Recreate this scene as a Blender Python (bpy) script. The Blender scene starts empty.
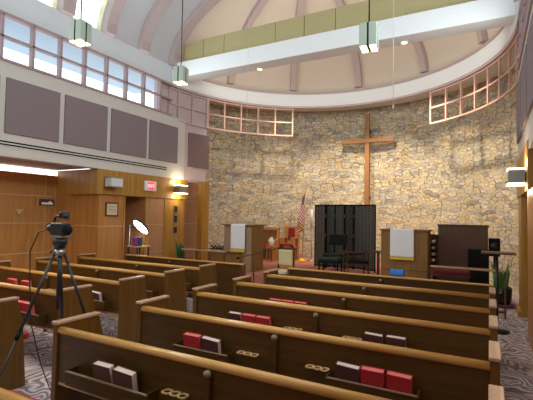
import bpy, bmesh, math, random
from mathutils import Vector, Matrix
random.seed(7)
PI = math.pi
scene = bpy.context.scene
COL = scene.collection

# ------------------------------------------------------------------ camera
F_PX, YAW, PITCH, ROLL = 410.858, -0.4976, 0.0396, 0.0181
fw = Vector((math.sin(YAW)*math.cos(PITCH), math.cos(YAW)*math.cos(PITCH), math.sin(PITCH)))
rt = Vector((math.cos(YAW), -math.sin(YAW), 0)); up = rt.cross(fw)
rr = rt*math.cos(ROLL)+up*math.sin(ROLL); uu = -rt*math.sin(ROLL)+up*math.cos(ROLL)
cd = bpy.data.cameras.new('camera'); cam = bpy.data.objects.new('camera', cd); COL.objects.link(cam)
cam.matrix_world = Matrix(((rr.x, uu.x, -fw.x, 0), (rr.y, uu.y, -fw.y, 0), (rr.z, uu.z, -fw.z, 1.75), (0, 0, 0, 1)))
cd.sensor_fit = 'HORIZONTAL'; cd.sensor_width = 36; cd.lens = 36*F_PX/533; cd.clip_start = 0.02
scene.camera = cam
scene.view_settings.view_transform = 'Standard'; scene.view_settings.look = 'None'
scene.view_settings.gamma = 1; scene.view_settings.use_curve_mapping = False
scene.view_settings.exposure = 0.0
try:
    scene.cycles.use_denoising = True
    scene.cycles.max_bounces = 7; scene.cycles.diffuse_bounces = 5; scene.cycles.transparent_max_bounces = 12
    scene.cycles.sample_clamp_indirect = 6
except Exception: pass

# ------------------------------------------------------------------ daylight and lamps
world = bpy.data.worlds.new('overcast_sky'); scene.world = world; world.use_nodes = True
wn = world.node_tree; bg = wn.nodes['Background']
bg.inputs[0].default_value = (0.86, 0.93, 1.0, 1); bg.inputs[1].default_value = 2.6

def area(name, loc, target, sx, sy, power, color, spread=180):
    l = bpy.data.lights.new(name, 'AREA'); l.shape = 'RECTANGLE'; l.size = sx; l.size_y = sy
    l.energy = power; l.color = color; l.spread = math.radians(spread)
    o = bpy.data.objects.new(name, l); COL.objects.link(o); o.location = loc
    d = Vector(target)-Vector(loc); o.rotation_euler = d.to_track_quat('-Z', 'Y').to_euler(); return o
def spot(name, loc, target, power, color, ang=70, blend=0.8, rad=0.06):
    l = bpy.data.lights.new(name, 'SPOT'); l.energy = power; l.color = color
    l.spot_size = math.radians(ang); l.spot_blend = blend; l.shadow_soft_size = rad
    o = bpy.data.objects.new(name, l); COL.objects.link(o); o.location = loc
    d = Vector(target)-Vector(loc); o.rotation_euler = d.to_track_quat('-Z', 'Y').to_euler(); return o
def point(name, loc, power, color, rad=0.05):
    l = bpy.data.lights.new(name, 'POINT'); l.energy = power; l.color = color; l.shadow_soft_size = rad
    o = bpy.data.objects.new(name, l); COL.objects.link(o); o.location = loc; return o
COOL = (0.84, 0.93, 0.96); WARM = (1.0, 0.78, 0.50); NEUT = (1.0, 0.86, 0.66); WALLWARM = (1.0, 0.84, 0.62)
# daylight entering by the clerestory of both side walls
area('daylight_left_clerestory', (-7.85, 3.2, 5.05), (-3.0, 3.2, 6.4), 10.5, 0.85, 235, COOL)
area('daylight_right_clerestory', (0.35, 3.2, 5.05), (-5.0, 3.2, 6.2), 10.5, 0.85, 270, COOL)
# weak fill from behind the camera, for rear windows that are only assumed
area('rear_fill_light', (-3.7, -3.7, 3.6), (-3.7, 9.0, 3.0), 7.0, 3.0, 25, (1.0, 0.90, 0.78))
# added uplight for the apse ceiling, then hidden wall washers aimed at the stone
area('apse_ceiling_fill', (-3.75, 9.75, 5.75), (-3.75, 12.2, 7.6), 6.6, 0.25, 62, (1.0, 0.93, 0.86))
for i, (a, p) in enumerate(((150, 25), (125, 68), (100, 105), (80, 125), (55, 112), (32, 58))):
    c, s = math.cos(math.radians(a)), math.sin(math.radians(a))
    spot('chancel_downlight', (-3.75+3.0*c, 8.9+2.9*s+0.3, 5.95), (-3.75+5.0*c, 8.9+5.0*s, 1.6), p*6.5, WALLWARM, 74, 1.0, 0.1)

# ------------------------------------------------------------------ mesh helpers
def hexa(*c):
    return tuple(v for v in c)+(1,)
class MB:
    def __init__(s): s.v = []; s.f = []; s.m = []; s.sm = []
    def add(s, vs, fs, mi=0, smooth=False):
        b = len(s.v); s.v += [tuple(v) for v in vs]
        for f in fs: s.f.append(tuple(i+b for i in f)); s.m.append(mi); s.sm.append(smooth)
        return s
    def box(s, x0, y0, z0, x1, y1, z1, mi=0, M=None):
        vs = [Vector(p) for p in ((x0,y0,z0),(x1,y0,z0),(x1,y1,z0),(x0,y1,z0),(x0,y0,z1),(x1,y0,z1),(x1,y1,z1),(x0,y1,z1))]
        if M: vs = [M @ v for v in vs]
        return s.add(vs, [(0,3,2,1),(4,5,6,7),(0,1,5,4),(1,2,6,5),(2,3,7,6),(3,0,4,7)], mi)
    def prism(s, pts, axis, a, b, mi=0, M=None):
        """extrude polygon pts (2d) along axis from a to b"""
        def mk(p, t):
            return {'x': (t, p[0], p[1]), 'y': (p[0], t, p[1]), 'z': (p[0], p[1], t)}[axis]
        n = len(pts); vs = [Vector(mk(p, a)) for p in pts]+[Vector(mk(p, b)) for p in pts]
        if M: vs = [M @ v for v in vs]
        return s.add(vs, [tuple(range(n))[::-1], tuple(range(n, 2*n))]+[(i, (i+1) % n, n+(i+1) % n, n+i) for i in range(n)], mi)
    def tube(s, pts, r, n=8, mi=0, caps=True):
        pts = [Vector(p) for p in pts]; rs = r if isinstance(r, (list, tuple)) else [r]*len(pts)
        vs = []; prev = None
        for i, p in enumerate(pts):
            d = (pts[min(i+1, len(pts)-1)]-pts[max(i-1, 0)]).normalized()
            a = d.cross(Vector((0, 0, 1)))
            if a.length < 1e-3: a = d.cross(Vector((0, 1, 0)))
            a.normalize()
            if prev is not None and a.dot(prev) < 0: a = -a
            prev = a; b = d.cross(a)
            for k in range(n):
                t = 2*PI*k/n; vs.append(p+(a*math.cos(t)+b*math.sin(t))*rs[i])
        fs = [(i*n+k, i*n+(k+1) % n, (i+1)*n+(k+1) % n, (i+1)*n+k) for i in range(len(pts)-1) for k in range(n)]
        if caps: fs += [tuple(range(n))[::-1], tuple(range((len(pts)-1)*n, len(pts)*n))]
        return s.add(vs, fs, mi, True)
    def lathe(s, prof, c=(0, 0), n=24, mi=0):
        vs = [(c[0]+r*math.cos(2*PI*k/n), c[1]+r*math.sin(2*PI*k/n), z) for r, z in prof for k in range(n)]
        fs = [(i*n+k, i*n+(k+1) % n, (i+1)*n+(k+1) % n, (i+1)*n+k) for i in range(len(prof)-1) for k in range(n)]
        fs += [tuple(range(n))[::-1], tuple(range((len(prof)-1)*n, len(prof)*n))]
        return s.add(vs, fs, mi, True)
    def arc(s, cx, cy, r0, r1, z0, z1, a0, a1, n=32, mi=0):
        """a curved wall segment"""
        vs = []; fs = []
        for i in range(n+1):
            t = math.radians(a0+(a1-a0)*i/n); c, q = math.cos(t), math.sin(t)
            vs += [(cx+r0*c, cy+r0*q, z0), (cx+r1*c, cy+r1*q, z0), (cx+r1*c, cy+r1*q, z1), (cx+r0*c, cy+r0*q, z1)]
        for i in range(n):
            for k in range(4): fs.append((i*4+k, i*4+(k+1) % 4, i*4+4+(k+1) % 4, i*4+4+k))
        fs += [(3, 2, 1, 0), (n*4, n*4+1, n*4+2, n*4+3)]
        return s.add(vs, fs, mi)
    def grid(s, P, nu, nv, mi=0, smooth=True):
        vs = [P(i/nu, j/nv) for j in range(nv+1) for i in range(nu+1)]
        fs = [(j*(nu+1)+i, j*(nu+1)+i+1, (j+1)*(nu+1)+i+1, (j+1)*(nu+1)+i) for j in range(nv) for i in range(nu)]
        return s.add(vs, fs, mi, smooth)
    def build(s, name, mats, parent=None, bevel=0.0, seg=2, solid=0.0, loc=None, merge=False):
        me = bpy.data.meshes.new(name); me.from_pydata([tuple(v) for v in s.v], [], s.f)
        if not isinstance(mats, (list, tuple)): mats = [mats]
        for m in mats: me.materials.append(m)
        for p, mi, sm in zip(me.polygons, s.m, s.sm): p.material_index = mi; p.use_smooth = sm
        bm = bmesh.new(); bm.from_mesh(me)
        if merge: bmesh.ops.remove_doubles(bm, verts=bm.verts, dist=1e-4)
        bmesh.ops.recalc_face_normals(bm, faces=bm.faces); bm.to_mesh(me); bm.free()
        o = bpy.data.objects.new(name, me); COL.objects.link(o)
        if parent: o.parent = parent
        if loc: o.location = loc
        if solid:
            md = o.modifiers.new('thickness', 'SOLIDIFY'); md.thickness = solid; md.offset = 0
        if bevel:
            md = o.modifiers.new('bevel', 'BEVEL'); md.width = bevel; md.segments = seg; md.limit_method = 'ANGLE'; md.angle_limit = math.radians(40)
        return o
def thing(name, label, cat, loc=(0, 0, 0), rz=0, group=None):
    o = bpy.data.objects.new(name, None); COL.objects.link(o); o.empty_display_size = 0.1
    o.location = loc; o.rotation_euler = (0, 0, rz); o['label'] = label; o['category'] = cat
    if group: o['group'] = group
    return o
def tag(o, label, cat, group=None):
    o['label'] = label; o['category'] = cat
    if group: o['group'] = group
    return o
def struct(o):
    o['kind'] = 'structure'; return o

# ------------------------------------------------------------------ materials
def nt(name):
    m = bpy.data.materials.new(name); m.use_nodes = True
    t = m.node_tree; return m, t, t.nodes['Principled BSDF']
def plain(name, col, rough=0.6, metal=0, spec=0.5, emis=None, es=0, noise=0.0, scale=20):
    m, t, b = nt(name); b.inputs['Roughness'].default_value = rough; b.inputs['Metallic'].default_value = metal
    b.inputs['Specular IOR Level'].default_value = spec
    tc = t.nodes.new('ShaderNodeTexCoord'); n = t.nodes.new('ShaderNodeTexNoise'); n.inputs['Scale'].default_value = scale
    n.inputs['Detail'].default_value = 3
    t.links.new(tc.outputs['Object'], n.inputs['Vector'])
    mx = t.nodes.new('ShaderNodeMix'); mx.data_type = 'RGBA'
    k = max(noise, 0.04)
    mx.inputs[6].default_value = tuple(c*(1-k) for c in col)+(1,); mx.inputs[7].default_value = tuple(min(1, c*(1+k)) for c in col)+(1,)
    t.links.new(n.outputs['Fac'], mx.inputs[0]); t.links.new(mx.outputs[2], b.inputs['Base Color'])
    if emis: b.inputs['Emission Color'].default_value = emis+(1,); b.inputs['Emission Strength'].default_value = es
    return m
def wood(name, c1, c2, rough=0.35, axis='z', scale=1.0, spec=0.5):
    m, t, b = nt(name); b.inputs['Roughness'].default_value = rough; b.inputs['Specular IOR Level'].default_value = spec
    tc = t.nodes.new('ShaderNodeTexCoord'); mp = t.nodes.new('ShaderNodeMapping')
    sc = {'x': (1.2, 22, 22), 'y': (22, 1.2, 22), 'z': (22, 22, 1.2)}[axis]
    mp.inputs['Scale'].default_value = tuple(v*scale for v in sc)
    t.links.new(tc.outputs['Object'], mp.inputs['Vector'])
    n = t.nodes.new('ShaderNodeTexNoise'); n.inputs['Scale'].default_value = 1.0; n.inputs['Detail'].default_value = 5; n.inputs['Roughness'].default_value = 0.65
    n.inputs['Distortion'].default_value = 0.6
    t.links.new(mp.outputs['Vector'], n.inputs['Vector'])
    r = t.nodes.new('ShaderNodeValToRGB'); r.color_ramp.elements[0].position = 0.32; r.color_ramp.elements[1].position = 0.68
    r.color_ramp.elements[0].color = c1+(1,); r.color_ramp.elements[1].color = c2+(1,)
    t.links.new(n.outputs['Fac'], r.inputs['Fac']); t.links.new(r.outputs['Color'], b.inputs['Base Color'])
    return m
M = {}
M['pew'] = wood('pew_wood', (0.048, 0.021, 0.003), (0.088, 0.041, 0.006), 0.42, 'x', 1.0, 0.35)
M['pew_end'] = wood('pew_end_wood', (0.088, 0.037, 0.005), (0.150, 0.068, 0.010), 0.4, 'z', 1.0, 0.35)
M['rail'] = wood('pew_rail_wood', (0.42, 0.215, 0.05), (0.60, 0.34, 0.10), 0.2, 'x')  # lightened for wear and for reflections painted into the colour
M['cap'] = wood('sheen_end_cap_wood', (0.36, 0.21, 0.13), (0.50, 0.32, 0.21), 0.22, 'y')  # white reflections on the caps are painted into this tan
M['panel'] = wood('wall_veneer', (0.36, 0.145, 0.035), (0.50, 0.23, 0.06), 0.45, 'z', 0.6)
M['panel_gold'] = wood('golden_veneer', (0.31, 0.145, 0.02), (0.47, 0.245, 0.045), 0.4, 'z', 0.6)
M['panel_peach'] = wood('peach_veneer', (0.40, 0.19, 0.09), (0.50, 0.26, 0.13), 0.5, 'z', 0.6)
M['lectern'] = wood('lectern_wood', (0.20, 0.095, 0.02), (0.30, 0.155, 0.04), 0.4, 'z')
M['lectern_pale'] = wood('pulpit_pale_wood', (0.30, 0.20, 0.115), (0.40, 0.28, 0.17), 0.4, 'z')
M['cross'] = wood('cross_wood', (0.24, 0.105, 0.028), (0.33, 0.155, 0.045), 0.5, 'z')
M['organ'] = wood('organ_wood', (0.085, 0.04, 0.02), (0.125, 0.06, 0.03), 0.5, 'z')
M['orange_wood'] = wood('orange_oak', (0.42, 0.18, 0.055), (0.56, 0.28, 0.09), 0.4, 'z')
M['dark_wood'] = wood('dark_wood', (0.05, 0.02, 0.01), (0.09, 0.04, 0.02), 0.4, 'x')
M['joint'] = plain('dark_joint', (0.10, 0.045, 0.015), 0.7)
M['pale_joint'] = plain('pale_reveal', (0.55, 0.35, 0.18), 0.6)
M['cupwood'] = wood('cup_holder_wood', (0.50, 0.33, 0.14), (0.62, 0.43, 0.2), 0.4, 'x')
M['white'] = plain('white_paint', (0.80, 0.83, 0.83), 0.7)
M['cornice'] = plain('cornice_paint', (0.62, 0.66, 0.68), 0.7)
M['ceil'] = plain('vault_paint', (0.50, 0.50, 0.515), 0.8)
M['apse_ceil'] = plain('apse_ceiling_paint', (0.64, 0.57, 0.47), 0.8)
M['rib'] = plain('rib_paint', (0.46, 0.37, 0.36), 0.7)
M['fascia'] = plain('fascia_cream', (0.64, 0.61, 0.56), 0.7)
M['pink'] = plain('pink_paint', (0.56, 0.44, 0.44), 0.7)
M['mullion'] = plain('mauve_mullion_paint', (0.40, 0.29, 0.29), 0.6)
M['grille'] = plain('salmon_grille_paint', (0.66, 0.42, 0.34), 0.6)
M['fabric_panel'] = plain('mauve_acoustic_fabric', (0.245, 0.195, 0.205), 0.95, noise=0.1, scale=150)
M['mauve_panel'] = plain('brown_mauve_acoustic_fabric', (0.20, 0.135, 0.135), 0.95, noise=0.1, scale=150)
M['yellow_panel'] = plain('olive_yellow_panel', (0.44, 0.385, 0.19), 0.8, noise=0.06, scale=60)
M['black'] = plain('black_plastic', (0.012, 0.012, 0.014), 0.4)
M['black_matt'] = plain('matt_black', (0.009, 0.009, 0.009), 0.8, spec=0.15)
M['grey_metal'] = plain('grey_metal', (0.35, 0.36, 0.36), 0.35, 0.9)
M['pendant'] = plain('sage_green_enamel', (0.36, 0.43, 0.35), 0.45)
M['lamp_glow'] = plain('lamp_diffuser', (1, 0.9, 0.7), 0.5, emis=(1.0, 0.80, 0.45), es=3.0)
M['white_glow'] = plain('white_lamp_glow', (1, 1, 1), 0.5, emis=(0.95, 1.0, 1.0), es=9.0)
M['strip_glow'] = plain('strip_light_glow', (1, 1, 1), 0.5, emis=(1.0, 0.93, 0.90), es=2.2)
M['sconce_glow'] = plain('sconce_glow', (1, 1, 1), 0.5, emis=(1.0, 0.85, 0.55), es=5)
M['red_cloth'] = plain('crimson_upholstery', (0.30, 0.012, 0.02), 0.85, noise=0.1, scale=90)
M['dark_red'] = plain('dark_red_cloth', (0.12, 0.006, 0.016), 0.9, noise=0.1, scale=60)
M['book_red'] = plain('red_bookcloth', (0.42, 0.02, 0.025), 0.5)
M['book_brown'] = plain('brown_bookcloth', (0.075, 0.028, 0.022), 0.5)
M['pages'] = plain('page_edges', (0.62, 0.50, 0.46), 0.8)
M['pink_pages'] = plain('red_stained_page_edges', (0.62, 0.16, 0.14), 0.7)
M['cream'] = plain('cream_green_upholstery', (0.60, 0.52, 0.28), 0.85, noise=0.06, scale=90)
M['cloth'] = plain('white_linen', (0.82, 0.84, 0.87), 0.9, noise=0.05, scale=14)
M['gold'] = plain('gold_fringe', (0.75, 0.48, 0.02), 0.6)
M['green_leaf'] = plain('green_leaf', (0.07, 0.24, 0.06), 0.5, noise=0.35, scale=25)
M['dark_leaf'] = plain('dark_green_leaf', (0.03, 0.12, 0.045), 0.5, noise=0.35, scale=25)
M['blue'] = plain('blue_cloth', (0.01, 0.16, 0.55), 0.6)
M['purple'] = plain('purple_cloth', (0.22, 0.05, 0.22), 0.7)
M['navy'] = plain('navy_cloth', (0.03, 0.07, 0.22), 0.7)
M['red_sign'] = plain('exit_red', (0.8, 0.03, 0.05), 0.5, emis=(1.0, 0.10, 0.14), es=0.9)
M['sign_white'] = plain('exit_letters', (0.9, 0.85, 0.85), 0.5, emis=(1, 0.8, 0.8), es=0.9)
M['dark_room'] = plain('dark_interior_brown', (0.07, 0.035, 0.022), 0.8)
M['soffit'] = plain('brown_soffit', (0.42, 0.29, 0.22), 0.7)
M['paper'] = plain('certificate_paper', (0.62, 0.53, 0.36), 0.6)

def mat_glass():
    m = bpy.data.materials.new('window_glass'); m.use_nodes = True; t = m.node_tree; t.nodes.clear()
    o = t.nodes.new('ShaderNodeOutputMaterial'); a = t.nodes.new('ShaderNodeBsdfTransparent'); g = t.nodes.new('ShaderNodeBsdfGlossy')
    g.inputs['Roughness'].default_value = 0.02; a.inputs[0].default_value = (0.93, 0.96, 0.97, 1)
    f = t.nodes.new('ShaderNodeFresnel'); f.inputs[0].default_value = 1.45; mx = t.nodes.new('ShaderNodeMixShader')
    t.links.new(f.outputs[0], mx.inputs[0]); t.links.new(a.outputs[0], mx.inputs[1]); t.links.new(g.outputs[0], mx.inputs[2]); t.links.new(mx.outputs[0], o.inputs[0])
    return m
M['glass'] = mat_glass()

def mat_stone():
    m, t, b = nt('fieldstone'); b.inputs['Roughness'].default_value = 0.85; b.inputs['Specular IOR Level'].default_value = 0.2
    uv = t.nodes.new('ShaderNodeUVMap'); uv.uv_map = 'wall'
    nz = t.nodes.new('ShaderNodeTexNoise'); nz.inputs['Scale'].default_value = 2.2; nz.inputs['Detail'].default_value = 2
    t.links.new(uv.outputs[0], nz.inputs['Vector'])
    sub = t.nodes.new('ShaderNodeVectorMath'); sub.operation = 'SUBTRACT'; sub.inputs[1].default_value = (0.5, 0.5, 0.5)
    t.links.new(nz.outputs['Color'], sub.inputs[0])
    scl = t.nodes.new('ShaderNodeVectorMath'); scl.operation = 'SCALE'; scl.inputs['Scale'].default_value = 0.22
    t.links.new(sub.outputs[0], scl.inputs[0])
    add = t.nodes.new('ShaderNodeVectorMath'); t.links.new(uv.outputs[0], add.inputs[0]); t.links.new(scl.outputs[0], add.inputs[1])
    mp = t.nodes.new('ShaderNodeMapping'); mp.inputs['Scale'].default_value = (3.8, 9.5, 1)
    t.links.new(add.outputs[0], mp.inputs['Vector'])
    def vor(feat):
        v = t.nodes.new('ShaderNodeTexVoronoi'); v.voronoi_dimensions = '2D'; v.feature = feat; v.inputs['Scale'].default_value = 1
        v.inputs['Randomness'].default_value = 0.8
        t.links.new(mp.outputs[0], v.inputs['Vector']); return v
    vc, vd = vor('F1'), vor('DISTANCE_TO_EDGE')
    sep = t.nodes.new('ShaderNodeSeparateColor'); t.links.new(vc.outputs['Color'], sep.inputs[0])
    r = t.nodes.new('ShaderNodeValToRGB'); r.color_ramp.interpolation = 'CONSTANT'
    pal = [(0.0, (0.54, 0.47, 0.34)), (0.13, (0.45, 0.41, 0.335)), (0.25, (0.60, 0.505, 0.34)), (0.38, (0.49, 0.45, 0.37)), (0.5, (0.57, 0.46, 0.29)),
           (0.64, (0.38, 0.355, 0.31)), (0.70, (0.55, 0.51, 0.42)), (0.80, (0.63, 0.55, 0.40)), (0.94, (0.50, 0.37, 0.21)), (0.97, (0.33, 0.29, 0.25))]
    e = r.color_ramp.elements
    while len(e) < len(pal): e.new(0.5)
    for k, (p, c) in enumerate(pal): e[k].position = p; e[k].color = c+(1,)
    t.links.new(sep.outputs[0], r.inputs['Fac'])
    # fine mottling in every stone
    n2 = t.nodes.new('ShaderNodeTexNoise'); n2.inputs['Scale'].default_value = 14; n2.inputs['Detail'].default_value = 5
    t.links.new(uv.outputs[0], n2.inputs['Vector'])
    mr = t.nodes.new('ShaderNodeMapRange'); mr.inputs['From Min'].default_value = 0.3; mr.inputs['From Max'].default_value = 0.7
    mr.inputs['To Min'].default_value = 0.62; mr.inputs['To Max'].default_value = 1.3
    t.links.new(n2.outputs['Fac'], mr.inputs['Value'])
    mul = t.nodes.new('ShaderNodeVectorMath'); mul.operation = 'SCALE'
    t.links.new(r.outputs['Color'], mul.inputs[0]); t.links.new(mr.outputs[0], mul.inputs['Scale'])
    ed = t.nodes.new('ShaderNodeMapRange'); ed.inputs['From Min'].default_value = 0.02; ed.inputs['From Max'].default_value = 0.07
    t.links.new(vd.outputs['Distance'], ed.inputs['Value'])
    # mortar: dark recess or pale pointing
    n3 = t.nodes.new('ShaderNodeTexNoise'); n3.inputs['Scale'].default_value = 3.5; t.links.new(uv.outputs[0], n3.inputs['Vector'])
    r3 = t.nodes.new('ShaderNodeValToRGB'); r3.color_ramp.elements[0].position = 0.42; r3.color_ramp.elements[1].position = 0.58
    r3.color_ramp.elements[0].color = (0.19, 0.15, 0.10, 1); r3.color_ramp.elements[1].color = (0.55, 0.48, 0.36, 1)
    t.links.new(n3.outputs['Fac'], r3.inputs['Fac'])
    mx = t.nodes.new('ShaderNodeMix'); mx.data_type = 'RGBA'
    t.links.new(ed.outputs[0], mx.inputs[0]); t.links.new(r3.outputs['Color'], mx.inputs[6]); t.links.new(mul.outputs[0], mx.inputs[7])
    t.links.new(mx.outputs[2], b.inputs['Base Color'])
    hm = t.nodes.new('ShaderNodeMath'); hm.operation = 'MULTIPLY_ADD'; hm.inputs[1].default_value = 0.35
    t.links.new(n2.outputs['Fac'], hm.inputs[0]); t.links.new(ed.outputs[0], hm.inputs[2])
    bp = t.nodes.new('ShaderNodeBump'); bp.inputs['Strength'].default_value = 0.6; bp.inputs['Distance'].default_value = 0.035
    t.links.new(hm.outputs[0], bp.inputs['Height']); t.links.new(bp.outputs[0], b.inputs['Normal'])
    return m
M['stone'] = mat_stone()

def mat_carpet():
    m, t, b = nt('swirl_carpet'); b.inputs['Roughness'].default_value = 0.95; b.inputs['Specular IOR Level'].default_value = 0.1
    tc = t.nodes.new('ShaderNodeTexCoord')
    nz = t.nodes.new('ShaderNodeTexNoise'); nz.inputs['Scale'].default_value = 3.2; nz.inputs['Detail'].default_value = 1
    t.links.new(tc.outputs['Object'], nz.inputs['Vector'])
    scl = t.nodes.new('ShaderNodeVectorMath'); scl.operation = 'SCALE'; scl.inputs['Scale'].default_value = 0.55
    t.links.new(nz.outputs['Color'], scl.inputs[0])
    add = t.nodes.new('ShaderNodeVectorMath'); t.links.new(tc.outputs['Object'], add.inputs[0]); t.links.new(scl.outputs[0], add.inputs[1])
    w = t.nodes.new('ShaderNodeTexWave'); w.wave_type = 'RINGS'; w.inputs['Scale'].default_value = 3.2; w.inputs['Distortion'].default_value = 5; w.inputs['Detail'].default_value = 1.5
    vv = t.nodes.new('ShaderNodeTexVoronoi'); vv.voronoi_dimensions = '2D'; vv.inputs['Scale'].default_value = 2.6
    t.links.new(add.outputs[0], vv.inputs['Vector'])
    si = t.nodes.new('ShaderNodeMath'); si.operation = 'MULTIPLY'; si.inputs[1].default_value = 30
    t.links.new(vv.outputs['Distance'], si.inputs[0])
    sn = t.nodes.new('ShaderNodeMath'); sn.operation = 'SINE'; t.links.new(si.outputs[0], sn.inputs[0])
    mr = t.nodes.new('ShaderNodeMapRange'); mr.inputs['From Min'].default_value = -0.9; mr.inputs['From Max'].default_value = 0.9
    t.links.new(sn.outputs[0], mr.inputs['Value'])
    r = t.nodes.new('ShaderNodeValToRGB'); e = r.color_ramp.elements
    e[0].position = 0.0; e[0].color = (0.20, 0.165, 0.20, 1); e[1].position = 1.0; e[1].color = (0.60, 0.52, 0.51, 1)
    k = e.new(0.38); k.color = (0.30, 0.25, 0.27, 1); k = e.new(0.68); k.color = (0.50, 0.43, 0.44, 1)
    t.links.new(mr.outputs[0], r.inputs['Fac'])
    n4 = t.nodes.new('ShaderNodeTexNoise'); n4.inputs['Scale'].default_value = 90; t.links.new(tc.outputs['Object'], n4.inputs['Vector'])
    m2 = t.nodes.new('ShaderNodeMapRange'); m2.inputs['To Min'].default_value = 0.7; m2.inputs['To Max'].default_value = 1.3
    t.links.new(n4.outputs['Fac'], m2.inputs['Value'])
    mul = t.nodes.new('ShaderNodeVectorMath'); mul.operation = 'SCALE'; t.links.new(r.outputs['Color'], mul.inputs[0]); t.links.new(m2.outputs[0], mul.inputs['Scale'])
    t.links.new(mul.outputs[0], b.inputs['Base Color'])
    return m
M['carpet'] = mat_carpet()
M['salmon_carpet'] = plain('salmon_carpet', (0.42, 0.16, 0.11), 0.95, noise=0.2, scale=80)

def mat_screen():
    m, t, b = nt('woven_black_screen'); b.inputs['Roughness'].default_value = 0.6
    tc = t.nodes.new('ShaderNodeTexCoord'); mp = t.nodes.new('ShaderNodeMapping'); mp.inputs['Rotation'].default_value = (0, PI/4, 0)
    t.links.new(tc.outputs['Object'], mp.inputs['Vector'])
    c = t.nodes.new('ShaderNodeTexChecker'); c.inputs['Scale'].default_value = 19
    c.inputs['Color1'].default_value = (0.105, 0.10, 0.08, 1); c.inputs['Color2'].default_value = (0.035, 0.034, 0.028, 1)
    t.links.new(mp.outputs[0], c.inputs['Vector']); t.links.new(c.outputs[0], b.inputs['Base Color'])
    return m
M['screen'] = mat_screen()

def mat_flag():
    m, t, b = nt('flag_cloth'); b.inputs['Roughness'].default_value = 0.8
    uv = t.nodes.new('ShaderNodeUVMap'); uv.uv_map = 'flag'; sp = t.nodes.new('ShaderNodeSeparateXYZ'); t.links.new(uv.outputs[0], sp.inputs[0])
    def math_(op, a, bb=None):
        n = t.nodes.new('ShaderNodeMath'); n.operation = op
        for i, v in enumerate((a, bb)):
            if v is None: continue
            if isinstance(v, (int, float)): n.inputs[i].default_value = v
            else: t.links.new(v, n.inputs[i])
        return n.outputs[0]
    stripe = math_('MODULO', math_('FLOOR', math_('MULTIPLY', sp.outputs[1], 13)), 2)
    canton = math_('MULTIPLY', math_('LESS_THAN', sp.outputs[0], 0.4), math_('GREATER_THAN', sp.outputs[1], 6/13))
    fx = math_('SUBTRACT', math_('FRACT', math_('MULTIPLY', sp.outputs[0], 15)), 0.5); fy = math_('SUBTRACT', math_('FRACT', math_('MULTIPLY', sp.outputs[1], 16.7)), 0.5)
    star = math_('LESS_THAN', math_('ADD', math_('MULTIPLY', fx, fx), math_('MULTIPLY', fy, fy)), 0.05)
    def mixc(f, a, c):
        n = t.nodes.new('ShaderNodeMix'); n.data_type = 'RGBA'; t.links.new(f, n.inputs[0])
        for i, v in ((6, a), (7, c)):
            if isinstance(v, tuple): n.inputs[i].default_value = v
            else: t.links.new(v, n.inputs[i])
        return n.outputs[2]
    st = mixc(stripe, (0.50, 0.02, 0.03, 1), (0.72, 0.70, 0.68, 1))
    ca = mixc(star, (0.02, 0.025, 0.09, 1), (0.7, 0.7, 0.7, 1))
    t.links.new(mixc(canton, st, ca), b.inputs['Base Color']); return m
M['flag'] = mat_flag()

# ------------------------------------------------------------------ the room
CX, CY = -3.75, 8.9
XL, XR = -8.0, 0.5
struct(MB().box(-10.2, -4.2, -0.12, 2.6, 15.2, 0).build('floor', M['carpet']))
# chancel platform
plat = MB(); pts = [(-7.3, 8.95), (-0.35, 8.95), (-0.35, 13.0)]
for i in range(0, 17):
    a = math.radians(50+ (130-50)*i/16); pts.append((CX+5.1*math.cos(a), CY+5.1*math.sin(a)))
pts.append((-7.3, 12.4))
struct(plat.prism(pts, 'z', 0, 0.3).build('floor_chancel', M['salmon_carpet'], bevel=0.01))

# stone apse wall
st = MB(); n = 96; a0, a1 = math.radians(6), math.radians(166); R = 5.3
vs = []; fs = []
for i in range(n+1):
    a = a0+(a1-a0)*i/n
    for r_, z in ((R, 0), (R, 6.0), (R+0.3, 6.0), (R+0.3, 0)): vs.append((CX+r_*math.cos(a), CY+r_*math.sin(a), z))
for i in range(n):
    for k in range(4): fs.append((i*4+k, i*4+(k+1) % 4, i*4+4+(k+1) % 4, i*4+4+k))
st.add(vs, fs, 0, False); so = st.build('wall_apse', M['stone']); struct(so)
uvl = so.data.uv_layers.new(name='wall')
for p in so.data.polygons:
    for li in p.loop_indices:
        v = so.data.vertices[so.data.loops[li].vertex_index].co
        uvl.data[li].uv = (math.atan2(v.y-CY, v.x-CX)*R if v.y > 5 else 0, v.z)

for nm_, a_ in (('left', 161.5), ('right', 7)):  # radial pieces added to block daylight leaking past the stone ends
    struct(MB().box(4.34, -0.05, 2.79 if a_ > 90 else 0, 5.6, 0.05, 6.0, 0, Matrix.Translation((CX, CY, 0)) @ Matrix.Rotation(math.radians(a_), 4, 'Z')).build('wall_%s_return' % nm_, M['pink']))
# ring beam above the stone, with its pinkish edge moulding
rg = MB(); rg.arc(CX, CY, 4.2, 4.5, 5.5, 5.9, 0, 180, 96); rg.arc(CX, CY, 4.5, 5.6, 5.6, 5.9, 6, 166, 96)
struct(rg.build('trim_1', M['white']))
rg = MB(); rg.arc(CX, CY, 4.17, 4.26, 5.9, 5.96, 0, 180, 96); struct(rg.build('trim_2', M['rib']))
rg = MB(); rg.arc(CX, CY, 4.215, 4.28, 5.44, 5.5, 0, 180, 96); struct(rg.build('trim_3', M['pink']))

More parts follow.
